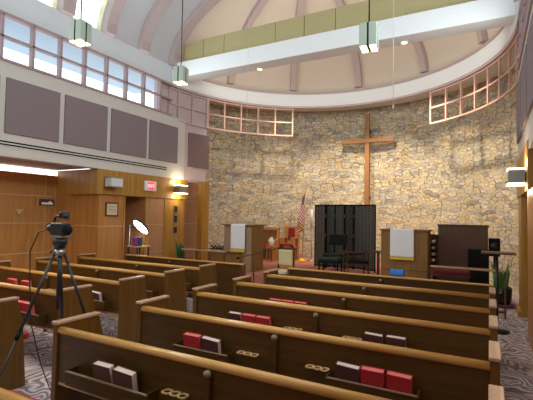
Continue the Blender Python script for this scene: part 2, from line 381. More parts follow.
# vault: barrel over the nave, half dome over the chancel
BA, BH, BZ = 4.28, 2.35, 5.98
def vault(a, y, off=0.0):      # a: 0 left springing .. pi right springing
    return (CX-(BA+off)*math.cos(a), y, BZ+(BH+off)*math.sin(a))
def dome(th, t, off=0.0):
    return (CX+(BA+off)*math.cos(th)*math.cos(t), CY+(BA+off)*math.sin(th)*math.cos(t), BZ+(BH+off)*math.sin(t))
ribY = [CY]+[CY-0.03-1.12*i for i in range(1, 12)]
SK0, SK1 = 0.02, 0.50
b = MB()
T = [0, SK0]+[SK0+(SK1-SK0)*k/6 for k in range(1, 7)]+[SK1+(PI-2*SK1)*k/24 for k in range(1, 25)]+[PI-SK1+(SK1-SK0)*k/6 for k in range(1, 7)]+[PI]
ys = []
for i in range(len(ribY)-1):
    ys += [(ribY[i], ribY[i]-0.17, False), (ribY[i]-0.17, ribY[i+1]+0.17, i >= 2), (ribY[i+1]+0.17, ribY[i+1], False)]
skyl = []
for (y0, y1, sky) in ys:
    for k in range(len(T)-1):
        mid = (T[k]+T[k+1])/2
        if sky and ((SK0 < mid < SK1) or (PI-SK1 < mid < PI-SK0)): continue
        b.add([vault(T[k], y0), vault(T[k+1], y0), vault(T[k+1], y1), vault(T[k], y1)], [(0, 1, 2, 3)], 0, True)
    if sky: skyl.append((y0, y1))
ce = b.build('ceiling', M['ceil'], solid=0.04, merge=True); struct(ce)
b = MB()
b.grid(lambda u, v: dome(PI*u, (PI/2-0.02)*v), 48, 20)
struct(b.build('ceiling_apse', M['apse_ceil'], solid=0.04))
# gable closing the back of the nave above the rear wall
# skylights; right side and unseen bays added to let in more light
M['reveal'] = plain('yellow_green_reveal', (0.80, 0.80, 0.50), 0.6)
for i, (y0, y1) in enumerate(skyl):
    for side in (0, 1):
        f = MB(); g = MB()
        A = [SK0+(SK1-SK0)*k/6 for k in range(7)]
        if side: A = [PI-a for a in A]
        for k in range(6):
            for yy in (y0, y1):
                f.add([vault(A[k], yy), vault(A[k+1], yy), vault(A[k+1], yy, 0.16), vault(A[k], yy, 0.16)], [(0, 1, 2, 3)])
            g.add([vault(A[k], y0, 0.12), vault(A[k+1], y0, 0.12), vault(A[k+1], y1, 0.12), vault(A[k], y1, 0.12)], [(0, 1, 2, 3)])
        for a in (A[0], A[-1]):
            f.add([vault(a, y0), vault(a, y1), vault(a, y1, 0.16), vault(a, y0, 0.16)], [(0, 1, 2, 3)])
        o = struct(f.build('window_%d' % (20+2*i+side), M['reveal'], solid=0.03)); g.build('pane', M['glass'], o)

# painted ribs
def rib_mesh(fn, w):
    m = MB(); N = 28
    vs = []
    for i in range(N+1):
        for (off, s) in ((0.05, -1), (0.05, 1), (-0.17, 0.8), (-0.17, -0.8)): vs.append(fn(i/N, off, s*w/2))
    fs = [(i*4+k, i*4+(k+1) % 4, i*4+4+(k+1) % 4, i*4+4+k) for i in range(N) for k in range(4)]+[(3, 2, 1, 0), (N*4, N*4+1, N*4+2, N*4+3)]
    return m.add(vs, fs, 0, False)
ti = 4
for i, y in enumerate(ribY):
    o = rib_mesh(lambda u, off, s: vault(PI*(0.004+0.992*u), y+s, off), 0.36).build('trim_%d' % ti, M['rib']); struct(o); ti += 1
for th in (30, 60, 90, 120, 150):
    t0 = math.radians(th)
    def fn(u, off, s, t0=t0):
        p = Vector(dome(t0, 0.02+(PI/2-0.15)*u, off)); return p+Vector((-math.sin(t0), math.cos(t0), 0))*s
    o = rib_mesh(fn, 0.24).build('trim_%d' % ti, M['rib']); struct(o); ti += 1

# transverse beam with yellow panels standing on it
struct(MB().box(XL+0.05, 8.95, 5.66, XR-0.05, 9.42, 6.10).build('trim_%d' % ti, M['white'], bevel=0.01)); ti += 1
px = [-7.72, -7.05, -6.35, -5.58, -4.78, -3.98, -3.18, -2.38, -1.58, -0.78, 0.02]
yp = thing('parapet_panelling', 'row of olive yellow panels standing on the white ceiling beam', 'panelling', (0, 9.1, 6.10))
for k in range(len(px)-1):
    x0, x1 = px[k]+0.008, px[k+1]-0.008
    def lim(x): return BZ+(BH-0.12)*math.sqrt(max(0, 1-((x-CX)/(BA-0.1))**2))-0.05-6.10
    h0, h1 = min(0.60, lim(x0)), min(0.60, lim(x1))
    MB().prism([(x0, 0.0), (x1, 0.0), (x1, max(h1, .1)), (x0, max(h0, .1))], 'y', 0, 0.05).build('panel', M['yellow_panel'], yp, bevel=0.004)
# little downlights let into the beam soffit and the apse ceiling
def recessed(x, y, z, label):
    o = thing('recessed_downlight', label, 'ceiling light', (x, y, z), 0, 'recessed downlights')
    MB().lathe([(0.085, 0), (0.085, -0.012), (0.065, -0.012)], n=20).build('trim_ring', M['white'], o)
    MB().lathe([(0.064, -0.008), (0.064, -0.014)], n=20).build('lens', M['lamp_glow'], o)
recessed(-1.65, 9.3, 5.655, 'small lit downlight under the white beam, right of the middle pendant')
recessed(-5.35, 9.35, 5.655, 'small lit downlight under the left half of the white beam')

# ------------------------------------------------ side walls
MU = [8.45-0.6*i for i in range(0, 21)]      # mullion positions
def side_wall(left):
    s = 1 if left else -1; X = XL if left else XR
    nm = 'left' if left else 'right'
    def bx(m, a, y0, z0, c, y1, z1, mi=0):   # a, c = distance outward from plane X (negative = into room)
        xa, xc = X-s*a, X-s*c
        return m.box(min(xa, xc), y0, z0, max(xa, xc), y1, z1, mi)
    # upper wall between fascia and windows, cornice wall above
    w = MB(); bx(w, 0, -4, 5.5, 0.25, CY, 6.02); struct(w.build('wall_%s_cornice' % nm, M['cornice']))
    w = MB(); bx(w, 0.0, -4, 2.79, 0.25, 9.55, 4.57); struct(w.build('wall_%s_fascia' % nm, M['fascia']))
    # pinkish wall beyond the fascia, following the apse
    a0, a1 = (160.0, 180.0) if left else (0.0, 8.0)
    w = MB(); w.arc(CX, CY, 4.33, 4.45, 2.79, 5.46, a0, a1, 16)
    bx(w, 0.13, 8.47, 4.5, 0.25, 9.35, 5.5)
    struct(w.build('wall_%s_end' % nm, M['pink']))
    # window strip
    wf = MB()
    bx(wf, -0.03, -4, 4.57, 0.10, 8.95, 4.62); bx(wf, -0.03, -4, 5.44, 0.10, 8.95, 5.5); bx(wf, -0.03, -4, 5.02, 0.08, 8.95, 5.06)
    for y in MU: bx(wf, -0.03, y-0.022, 4.6, 0.09, y+0.022, 5.46)
    wi = struct(wf.build('window_1' if left else 'window_2', M['mullion']))
    gx = X-s*0.03; g = MB().add([(gx, -4, 4.6), (gx, 8.45, 4.6), (gx, 8.45, 5.46), (gx, -4, 5.46)], [(0, 1, 2, 3)]); g.build('pane', M['glass'], wi)
    # outside eave seen through the panes
    e = MB(); bx(e, 0.25, -4.2, 5.62, 2.05, 9.5, 5.8); struct(e.build('ceiling_eave_%s' % nm, M['eave']))
    return bx
M['eave'] = plain('pale_blue_eave', (0.40, 0.50, 0.60), 0.7)
bxL = side_wall(True); bxR = side_wall(False)
# downlight under the eave seen through the second pane
# grilles in front of the stone
def grille(a0, a1, label, n):
    o = thing('window_grille', label, 'grille', (CX, CY, 4.48), 0)
    f = MB()
    for z in (0.0, 0.45, 0.90): f.arc(0, 0, 4.27, 4.31, z, z+0.045, a0, a1, 30)
    f.build('curved_rail', M['grille'], o)
    for k in range(n+1):
        a = math.radians(a0+(a1-a0)*k/n)
        m = MB(); R_ = Matrix.Rotation(a, 4, 'Z'); m.box(4.262, -0.022, -0.002, 4.318, 0.022, 0.96, 0, R_); m.build('grille_bar', M['grille'], o)
    return o
grille(120, 160, 'salmon grid of open square frames hanging before the stone, left side of apse', 5)
grille(8, 58, 'salmon grid of open square frames hanging before the stone, right side of apse', 7)
# relief grid continued over the pink wall at the left
rg = MB()
for z in (4.48, 4.94, 5.38): rg.arc(CX, CY, 4.27, 4.33, z, z+0.045, 160, 180, 14)
for a in (160.6, 168, 175.5):
    rg.box(4.26, -0.022, 4.48, 4.34, 0.022, 5.44, 0, Matrix.Translation((CX, CY, 0)) @ Matrix.Rotation(math.radians(a), 4, 'Z'))
struct(rg.build('trim_%d' % ti, M['pink'])); ti += 1
rg = MB()
for z in (4.48, 4.94, 5.38): rg.arc(CX, CY, 4.27, 4.33, z, z+0.045, 0, 8, 8)
struct(rg.build('trim_%d' % ti, M['pink'])); ti += 1

# acoustic panels
def apanel(bx, y0, y1, z0, z1, label, mat='fabric_panel'):
    m = MB(); bx(m, -0.038, y0, z0, -0.003, y1, z1); o = m.build('acoustic_panel', M[mat], bevel=0.006); tag(o, label, 'wall panel', 'acoustic panels'); return o
nmL = ['cut by the left edge of the photo', 'first whole one from the left of the photo', 'second whole one, above the tall wooden corner', 'third whole one, above the exit sign',
       'fourth and smallest looking, next to the fascia end']
for (y0, y1), q in zip(((3.1, 4.24), (4.36, 5.46), (5.58, 6.69), (6.81, 7.97), (8.08, 9.2)), nmL):
    apanel(bxL, y0, y1, 3.23, 4.28, 'mauve fabric wall panel on left fascia, '+q)
tag(MB().box(0, 0, 0, 0.03, 0.78, 1.03).build('acoustic_panel', M['mauve_panel'], bevel=0.006), 'brownish mauve wall panel on the pink wall beside the stone', 'wall panel')
bpy.data.objects['acoustic_panel.005'].location = (-8.005, 9.70, 3.21); bpy.data.objects['acoustic_panel.005'].rotation_euler = (0, 0, -0.28)
for k, (y0, y1) in enumerate(((5.58, 6.69), (6.81, 7.97), (8.08, 9.2))):
    apanel(bxR, y0, y1, 3.23, 4.28, 'mauve fabric wall panel seen edge-on on right fascia, '+('nearest', 'middle', 'farthest')[k])
# linear air slot
m = MB(); bxL(m, -0.012, -3, 2.97, 0.0, 8.81, 3.10); sl = m.build('air_vent', M['fascia']); tag(sl, 'long narrow slot air vent running below the mauve panels', 'vent')
for z in (2.995, 3.05):
    m = MB(); bxL(m, -0.016, -2.95, z, -0.008, 8.78, z+0.028); m.build('slot', M['black_matt'], sl)

# ------------------------------------------------ lower left wall
struct(MB().box(-9.9, -4, 2.80, -8.02, 6.49, 2.95).build('ceiling_side_aisle', M['soffit']))
w = MB(); w.box(-9.7, -4, 0, -9.5, 6.52, 2.66)
struct(w.build('wall_left', M['panel']))
w = MB()
for z in (0.78, 1.48, 2.13): w.box(-9.505, -4, z, -9.49, 6.4, z+0.022)
for y in (2.6, 3.8, 5.0, 6.2): w.box(-9.503, y, 0, -9.492, y+0.012, 2.66)
struct(w.build('trim_%d' % ti, M['pale_joint'])); ti += 1
# glowing cove strip above the veneer
st_ = thing('strip_light', 'long white glowing strip light above the left wood wall', 'light', (-9.5, 0, 2.66))
MB().box(-0.16, -4, 0.005, -0.02, 6.48, 0.13).build('diffuser', M['strip_glow'], st_)
struct(MB().box(-9.9, -4, 2.66, -9.68, 6.49, 2.79).build('trim_%d' % ti, M['soffit'])); ti += 1
for k in range(7):
    MB().box(-0.015, 4.3+0.38*k, 0.005, 0.0, 4.33+0.38*k, 0.03).build('clip', M['grey_metal'], st_)
area('side_aisle_fill_left', (-8.7, 2.5, 2.78), (-8.9, 2.5, 0), 0.5, 7.5, 120, NEUT)  # unseen fills added under both soffits to brighten the side aisles
area('side_aisle_fill_right', (1.2, 2.5, 2.78), (1.0, 2.5, 0), 0.5, 7.5, 45, (1.0, 0.93, 0.86))
# soffit box and corner pier
wl = MB(); wl.box(-9.5, 6.5, 2.2, -8.0, 9.72, 2.79); struct(wl.build('wall_left_box', M['panel_gold'], bevel=0.004))
wl = MB(); wl.box(-8.95, 6.6, 0, -8.06, 7.35, 2.2); struct(wl.build('wall_left_pier', M['panel']))
w = MB(); w.box(-8.955, 6.592, 1.43, -8.05, 7.352, 1.455)
struct(w.build('trim_%d' % ti, M['pale_joint'])); ti += 1
w = MB(); w.box(-9.5, 6.50, 0, -8.95, 6.7, 2.2); struct(w.build('wall_left_niche', M['panel']))
# beyond the door
w = MB(); w.box(-9.5, 8.07, 0, -8.06, 8.8, 2.2); struct(w.build('wall_left_beyond_door', M['panel_peach']))
w = MB(); w.box(-9.5, 8.8, 0, -8.04, 9.66, 2.2); struct(w.build('wall_left_column', M['panel_gold']))
w = MB(); w.box(-9.5, 9.66, 0, -8.42, 11.4, 2.79); struct(w.build('wall_left_recess', M['panel_peach']))
w = MB()
for z in (0.72, 1.46, 2.17): w.box(-8.43, 9.66, z, -8.405, 11.3, z+0.03)
for z in (0.72, 1.46): w.box(-8.07, 8.07, z, -8.05, 8.8, z+0.02)
struct(w.build('trim_%d' % ti, M['pale_joint'])); ti += 1
w = MB(); w.arc(CX, CY, 4.30, 4.52, 0, 2.79, 158.6, 161.6, 4); w.box(-8.14, 10.40, 0, -7.93, 10.60, 2.79)
struct(w.build('wall_left_post', M['panel_gold'], bevel=0.006))
w = MB(); w.box(-8.6, 9.5, 2.79, -7.9, 10.6, 2.85)
# dark panel in place of the unlit room beyond the doorway
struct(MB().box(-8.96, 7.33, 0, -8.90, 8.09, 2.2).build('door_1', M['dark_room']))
w = MB(); w.box(-8.1, 7.33, 0, -8.03, 7.37, 2.2); w.box(-8.1, 8.05, 0, -8.03, 8.09, 2.2); struct(w.build('trim_%d' % ti, M['panel_gold'])); ti += 1

# right side, mirrored
w = MB(); w.box(0.485, 7.0, 2.2, 2.0, 9.72, 2.93); struct(w.build('wall_right_box', M['panel_gold'], bevel=0.004))
w = MB(); w.box(0.5, 6.35, 0, 1.45, 7.3, 2.2); struct(w.build('wall_right_pier', M['panel']))
w = MB(); w.box(0.51, 8.84, 0, 2.0, 9.66, 2.2); struct(w.build('wall_right_column', M['panel_gold']))
struct(MB().box(2.0, -4, 0, 2.2, 9.66, 2.95).build('wall_right', M['panel']))
struct(MB().box(0.52, -4, 2.80, 2.0, 7.0, 2.95).build('ceiling_side_aisle_right', M['soffit']))
struct(MB().box(0.92, 9.66, 0, 1.3, 11.2, 2.79).build('wall_right_recess', M['panel_peach']))
struct(MB().box(0.45, 8.83, 0.0, 0.505, 9.6, 0.10).build('baseboard_right', M['panel']))
# rear wall
w = MB(); w.box(-10, -4.2, 0, 2.2, -4.0, 8.4); struct(w.build('wall_rear', M['white']))

# ------------------------------------------------------------------ wall fittings
def sconce(x, y, z, s, label, power=14):
    o = thing('wall_sconce', label, 'wall lamp', (x, y, z), 0 if s > 0 else PI, 'box wall sconces')
    MB().box(0, -0.05, -0.07, 0.10, 0.05, 0.07).build('bracket', M['black_matt'], o)
    MB().box(0.03, -0.17, -0.10, 0.25, 0.17, 0.10).build('shade', M['grey_metal'] if power > 0 else M['cornice'], o, bevel=0.006)
    for z_ in (-0.125, 0.103):
        MB().box(0.03, -0.18, z_, 0.26, 0.18, z_+0.02).build('diffuser', M['sconce_glow'] if power > 0 else M['grey_metal'], o)
    if power > 0:
        point('sconce_lamp', (x+s*0.13, y, z+0.22), power, WARM, 0.05); point('sconce_lamp', (x+s*0.13, y, z-0.22), power*0.7, WARM, 0.05)
sconce(-8.0, 9.25, 2.48, 1, 'lit box sconce glowing on the wood right of the exit sign', 9)
sconce(-8.0, 6.85, 2.49, 1, 'unlit grey box sconce on wooden soffit left of the exit sign', 0)
sconce(0.5, 7.35, 2.42, -1, 'glowing box sconce at the right edge of the photo', 9)

def text_mesh(body, size, mat, parent, name, M4, ext=0.002):
    c = bpy.data.curves.new(name, 'FONT'); c.body = body; c.size = size; c.align_x = 'CENTER'; c.align_y = 'CENTER'; c.extrude = ext
    t = bpy.data.objects.new(name, c); COL.objects.link(t)
    dg = bpy.context.evaluated_depsgraph_get(); me = bpy.data.meshes.new_from_object(t.evaluated_get(dg)); bpy.data.objects.remove(t)
    me.materials.clear(); me.materials.append(mat)
    o = bpy.data.objects.new(name, me); COL.objects.link(o); o.parent = parent; o.matrix_local = M4; return o
ROTX = Matrix(((0, 0, 1, 0), (1, 0, 0, 0), (0, 1, 0, 0), (0, 0, 0, 1)))   # text facing +X, reading along +Y
ex = thing('exit_sign', 'small lit red EXIT sign on the wooden soffit above the doorway', 'sign', (-8.0, 8.15, 2.50))
MB().box(0, -0.21, -0.13, 0.05, 0.21, 0.13).build('housing', M['white'], ex, bevel=0.008)
MB().box(0.05, -0.125, -0.105, 0.056, 0.125, 0.105).build('face', M['red_sign'], ex)
text_mesh('EXIT', 0.115, M['sign_white'], ex, 'lettering', Matrix.Translation((0.059, 0, 0)) @ ROTX)
pq = thing('framed_plaque', 'small framed certificate on the corner pier left of the doorway', 'picture', (-8.06, 6.97, 1.85))
MB().box(0, -0.19, -0.17, 0.02, 0.19, 0.17).build('frame', M['dark_wood'], pq, bevel=0.004)
MB().box(0.02, -0.155, -0.135, 0.024, 0.155, 0.135).build('paper', M['paper'], pq)
MB().box(0.024, -0.15, 0.06, 0.026, 0.15, 0.066).box(0.024, -0.11, 0.0, 0.026, 0.11, 0.005).box(0.024, -0.11, -0.05, 0.026, 0.11, -0.045).build('lines', M['joint'], pq)
nb = thing('display_niche', 'dark framed niche holding white papers on the left wood wall', 'niche', (-9.5, 6.3, 2.0))
MB().box(0, -0.33, -0.13, 0.03, 0.02+0.14, 0.10).build('frame', M['panel'], nb)
MB().box(0.03, -0.26, -0.09, 0.035, 0.13, 0.07).build('backing', M['dark_room'], nb)
MB().box(0.035, -0.2, -0.06, 0.05, 0.08, -0.01).box(0.035, -0.02, -0.01, 0.045, 0.04, 0.02).build('papers', M['white'], nb)
em = MB(); em.prism([(0, -.09), (.05, -.03), (.09, .05), (.03, .03), (0, .08), (-.03, .03), (-.08, .05), (-.05, -.03)], 'x', 0, 0.02)
tag(em.build('wall_emblem', M['cupwood'], loc=(-9.49, 5.58, 1.77)), 'small pale spiky emblem on the left wood wall', 'ornament')
# three dark pictures on the golden column
for k, (z0, z1) in enumerate(((1.80, 2.02), (1.50, 1.74), (1.20, 1.42))):
    o = MB().box(-8.04, 9.17, z0, -8.02, 9.33, z1).build('wall_plaque', M['grey_metal'], bevel=0.004)
    tag(o, ('top', 'middle', 'bottom')[k]+' one of three small dark plaques on the golden column', 'plaque', 'dark plaques on the golden column')
    MB().box(-8.02, 9.185, z0+0.02, -8.014, 9.315, z1-0.02).build('plate', M['black'], o)

# cross
cr = thing('wooden_cross', 'tall plain wooden cross mounted on the stone wall', 'cross', (-3.67, 13.93, 1.9))
MB().box(-0.075, -0.05, 0, 0.075, 0.05, 3.42).build('upright', M['cross'], cr, bevel=0.008)
MB().box(-0.9, -0.075, 2.42, 0.9, 0.03, 2.56).build('crossbar', wood('crossbar_wood', (0.24, 0.105, 0.028), (0.33, 0.155, 0.045), 0.5, 'x'), cr, bevel=0.008)
MB().box(-0.05, 0.05, 0.5, 0.05, 0.28, 0.6).box(-0.05, 0.05, 2.8, 0.05, 0.28, 2.9).build('wall_bracket', M['black_matt'], cr)

# ------------------------------------------------------------------ pews
ROW = {n: (1.374+n)*0.88 for n in range(0, 7)}
def pew(x0, x1, y, name_lab, group, post_x=None, racks=(), cups=(), end_side='both', front_only=False):
    L = x1-x0; o = thing('pew', name_lab, 'pew', (x0, y, 0), 0, group)
    for (xa, xb, side) in ((-0.055, 0.0, 'l'), (L, L+0.055, 'r')):
        pts = [(-0.03, 0), (0.47, 0), (0.46, 0.12), (0.42, 0.65), (0.36, 0.88), (-0.03, 0.88)] if not front_only else [(-0.03, 0), (0.06, 0), (0.06, 0.86), (-0.03, 0.86)]
        e = MB().prism(pts, 'x', xa, xb).build('end_panel', M['pew_end'], o, bevel=0.006)
        if not front_only:
            MB().box(xa-0.008, -0.04, 0.88, xb+0.008, 0.37, 0.905).build('cap', M['cap'], e, bevel=0.006)
    if front_only:
        MB().box(0, -0.012, 0.12, L, 0.012, 0.84).build('panel', M['pew'], o)
        MB().box(-0.05, -0.035, 0.84, L+0.05, 0.035, 0.868).build('top_rail', M['rail'], o, bevel=0.01)
    else:
        MB().prism([(-0.012, 0.45), (0.012, 0.45), (0.012, 0.84), (-0.012, 0.84)], 'x', 0, L).build('backrest', M['pew'], o)
        r = MB()
        r.tube([(0, 0, 0.838), (L, 0, 0.838)], 0.029, 16)
        r.build('top_rail', M['rail'], o)
        MB().box(0, -0.01, 0.42, L, 0.50, 0.45).build('seat', M['rail'], o, bevel=0.008)
        MB().box(-0.02, 0.03, 0.452, L+0.02, 0.52, 0.52).build('seat_cushion', M['red_cloth'], o, bevel=0.025, seg=3)
    if post_x is not None:
        for p in (post_x if isinstance(post_x, (list, tuple)) else [post_x]):
            pp = MB().box(p-x0-0.022, -0.045, 0, p-x0+0.022, -0.012, 0.79).build('support_post', M['pew'], o, bevel=0.004)
            MB().lathe([(0.026, 0.775), (0.026, 0.80), (0.015, 0.812)], (p-x0, -0.034), 10).build('post_cap', M['grey_cap'], pp)
    for (ra, rb) in racks:
        a, b_ = ra-x0, rb-x0; k = MB()
        k.box(a, -0.10, 0.50, b_, -0.012, 0.512); k.box(a, -0.112, 0.50, b_, -0.10, 0.595)
        k.box(a-0.012, -0.112, 0.50, a, -0.012, 0.61); k.box(b_, -0.112, 0.50, b_+0.012, -0.012, 0.61)
        rk = k.build('book_rack', M['pew'], o, bevel=0.003)
        MB().box(a-0.012, -0.116, 0.595, b_+0.012, -0.096, 0.602).build('edge_strip', M['joint2'], rk)
    for (ca, cb) in cups:
        a, b_ = ca-x0, cb-x0; w_ = b_-a; k = MB()
        # plate with three round holes, seen from above
        nn = 12; r_ = w_/6-0.008; yc = -0.050
        for j in range(3):
            cxx = a+w_*(j+0.5)/3; vs = []; fs = []
            for q in range(nn):
                t = 2*PI*q/nn; cc, ss = math.cos(t), math.sin(t); mxx = max(abs(cc), abs(ss))
                for zz in (0.625, 0.633):
                    vs.append((cxx+r_*cc, yc+r_*ss, zz)); vs.append((cxx+(w_/6)*cc/mxx, yc+0.034*ss/mxx, zz))
            for q in range(nn):
                p0, p1 = q*4, ((q+1) % nn)*4
                fs += [(p0+2, p0+3, p1+3, p1+2), (p0, p1, p1+1, p0+1), (p0, p0+2, p1+2, p1), (p0+1, p1+1, p1+3, p0+3)]
            k.add(vs, fs)
        k.build('cup_holder', M['cupwood'], o)
    return o
M['grey_cap'] = plain('grey_rubber_cap', (0.20, 0.15, 0.09), 0.5)
M['joint2'] = plain('rack_edge', (0.26, 0.17, 0.11), 0.4)
def book(x, y, w, red, label, group, tilt=0.0, z=0.512, h=0.205, th=0.055):
    o = thing('hymnal', label, 'book', (x, y, z), 0, group)
    o.rotation_euler = (math.radians(12), tilt, 0)
    c = MB(); c.box(0, -th/2, 0, w, -th/2+0.004, h); c.box(0, th/2-0.004, 0, w, th/2, h); c.box(0, -th/2, 0, 0.004, th/2, h)
    c.build('cover', M['book_red'] if red else M['book_brown'], o)
    MB().box(0.004, -th/2+0.004, 0.004, w-0.006, th/2-0.004, h-0.005).build('page_block', M['pink_pages'] if red else M['pages'], o)
    return o
GR, GL = 'pews in the right block', 'pews in the left block'
labR = {0: 'nearest right-block pew, only its rail crossing the bottom left corner of the photo',
        1: 'front-most whole right-block pew, with two brown hymnals near its left end',
        2: 'right-block pew with red and brown hymnals left and three large hymnals right',
        3: 'right-block pew with three hymnals left and two spaced brown hymnals right',
        4: 'right-block pew in fourth row with flat red book tops showing near left end',
        5: 'right-block pew just behind the front panel, farthest of its block with seats'}
for n in range(0, 6):
    x0 = (-3.3155-0.0198*n)*0.88
    rk = [(-2.70, -1.92), (-1.0, -0.42)] if n < 2 else [(-2.46, -1.90), (-1.03, -0.42)]
    pew(x0, 0.0, ROW[n], labR[n], GR, -1.5, rk, [(-1.83, -1.64), (-1.22, -1.04)])
pew(-3.02, 0.0, ROW[6], 'low panelled pew front closing the right block towards the chancel', 'pew front panels', -1.48, front_only=True)
labL = {1: 'nearest left-block pew, its end panel cut by the left edge of the photo',
        2: 'left-block pew behind the camera tripod with a red hymnal in its rack',
        3: 'left-block pew with one brown hymnal near its aisle end',
        4: 'left-block pew in third row from the front panel, no books on its back',
        5: 'left-block pew directly behind the left front panel'}
for n in range(1, 6):
    x1 = (-4.6693-0.0345*(n-1))*0.88-0.06
    pew(-7.35, x1, ROW[n], labL[n], GL, -5.73, [(-6.75, -6.0), (-5.0, -4.42)], [(-5.9, -5.78) if n > 9 else (-5.68, -5.5)])
pew(-6.95, -4.02, ROW[6], 'low panelled pew front closing the left block before the pulpit', 'pew front panels', -5.73, front_only=True)

def yb(n): return ROW[n]-0.046
G2 = 'hymnals in the pew racks'
book(-2.43, yb(1), 0.17, 0, 'brown hymnal, left of the two in the front-most pew rack at bottom left', G2)
book(-2.24, yb(1), 0.18, 0, 'brown hymnal, right of the two in the front-most pew rack at bottom left', G2, 0.05)
book(-2.36, yb(2), 0.17, 1, 'red hymnal beside a brown one in the second row left rack', G2)
book(-2.18, yb(2), 0.18, 0, 'brown hymnal beside a red one in the second row left rack', G2, 0.06)
book(-0.98, yb(2), 0.17, 0, 'brown hymnal, leftmost of three in the second row right rack', G2, 0.05)
book(-0.79, yb(2), 0.16, 1, 'bright red hymnal in the middle of three in the right rack', G2, 0.0)
book(-0.62, yb(2), 0.165, 1, 'darker red hymnal, rightmost of three in the right rack', G2, 0.03)
book(-2.48, yb(3), 0.155, 0, 'brown hymnal left of two red ones in the third row left rack', G2)
book(-2.31, yb(3), 0.16, 1, 'red hymnal in the middle of the third row left rack', G2)
book(-2.14, yb(3), 0.16, 1, 'red hymnal at the right end of the third row left rack', G2)
book(-1.01, yb(3), 0.165, 0, 'brown hymnal, left of the spaced pair in the third row right rack', G2, 0.03)
book(-0.81, yb(3), 0.17, 0, 'brown hymnal, right of the spaced pair in the third row right rack', G2)
book(-2.45, yb(4), 0.16, 1, 'red hymnal, left one of three barely showing in the fourth row', G2)
book(-2.28, yb(4), 0.16, 1, 'red hymnal, middle one of three barely showing in the fourth row', G2)
book(-2.11, yb(4), 0.16, 1, 'red hymnal, right one of three barely showing in the fourth row', G2)
book(-4.93, yb(2), 0.17, 1, 'bright red hymnal left of the tripod leg, left one of a pair', G2)
book(-4.75, yb(2), 0.17, 1, 'red hymnal crossed by the tripod leg, right one of a pair', G2)
book(-4.71, yb(3), 0.19, 0, 'brown hymnal in the left-block rack right of the tripod', G2, 0.06)
book(-6.60, yb(3), 0.2, 1, 'red hymnal in the far left rack, left one of the two', G2)
book(-6.25, yb(3), 0.2, 1, 'red hymnal in the far left rack, right one of the two', G2)

# ------------------------------------------------------------------ camera on tripod
A = Vector((-3.53, 2.47, 1.44))
tp = thing('tripod', 'black camera tripod standing in the aisle between the pew blocks', 'tripod', (-3.53, 2.47, 0))
for ft in ((-0.10, -0.60, 0.0), (0.45, 0.30, 0.0), (-0.02, 0.12, 0.0)):
    d = Vector(ft); top = Vector((d.x*0.07, d.y*0.07, 1.38))
    mid = top.lerp(d, 0.5)
    lg = MB().tube([top, mid], 0.014).tube([mid, d+Vector((0, 0, 0.01))], 0.010).build('leg', M['black'], tp)
    m_ = MB(); m_.tube([top.lerp(d, 0.48), top.lerp(d, 0.53)], 0.019, 10); m_.build('leg_lock', M['black_matt'], lg)
MB().tube([(0, 0, 0.85), (0, 0, 1.42)], 0.016).build('centre_column', M['black'], tp)
MB().lathe([(0.03, 1.345), (0.05, 1.36), (0.05, 1.395), (0.035, 1.41)], n=16).build('leg_collar', M['grey_metal'], tp)
MB().lathe([(0.03, 1.41), (0.05, 1.42), (0.05, 1.445), (0.062, 1.45), (0.065, 1.50), (0.045, 1.515)], n=16).build('pan_head', M['black'], tp)
MB().box(-0.08, -0.05, 1.515, 0.08, 0.05, 1.535).build('mounting_plate', M['grey_metal'], tp, bevel=0.004)
MB().tube([(0.02, 0, 1.48), (0.10, -0.12, 1.43), (0.16, -0.2, 1.40)], 0.009).build('pan_handle', M['black'], tp)
vc = thing('video_camera', 'black video camera with top handle mounted on the tripod', 'camera', (-3.53, 2.47, 1.536), 0)
MB().box(-0.09, -0.05, 0.0, 0.09, 0.05, 0.12).build('body', M['black'], vc, bevel=0.018, seg=3)
MB().tube([(-0.155, 0, 0.065), (-0.13, 0, 0.065), (-0.085, 0, 0.06)], [0.038, 0.042, 0.036], 18).build('lens', M['black'], vc)
MB().tube([(0.088, 0, 0.055), (0.125, 0.0, 0.055)], [0.045, 0.036], 14).build('battery', M['black_matt'], vc)
MB().tube([(-0.10, 0, 0.10), (-0.085, 0, 0.165), (-0.05, 0, 0.185), (0.07, 0, 0.165), (0.10, 0, 0.16)], 0.011).build('top_handle', M['black'], vc)
MB().box(0.05, -0.035, 0.15, 0.13, 0.035, 0.205, 0, Matrix.Rotation(-0.22, 4, 'Y')).build('viewfinder', M['black'], vc, bevel=0.008)
MB().tube([(-0.19, 0.0, 0.10), (-0.10, 0.0, 0.10)], 0.012).build('microphone', M['black_matt'], vc)
cb = MB().tube([(-3.62, 2.42, 1.60), (-3.75, 2.40, 1.56), (-3.84, 2.38, 1.38), (-3.86, 2.4, 1.1), (-3.85, 2.42, 0.7), (-3.80, 2.5, 0.3), (-3.78, 2.6, 0.012), (-3.7, 3.0, 0.012), (-3.65, 3.6, 0.012)], 0.006, 6).build('camera_cable', M['black'])
tag(cb, 'thin black cable hanging from the video camera to the carpet', 'cable')

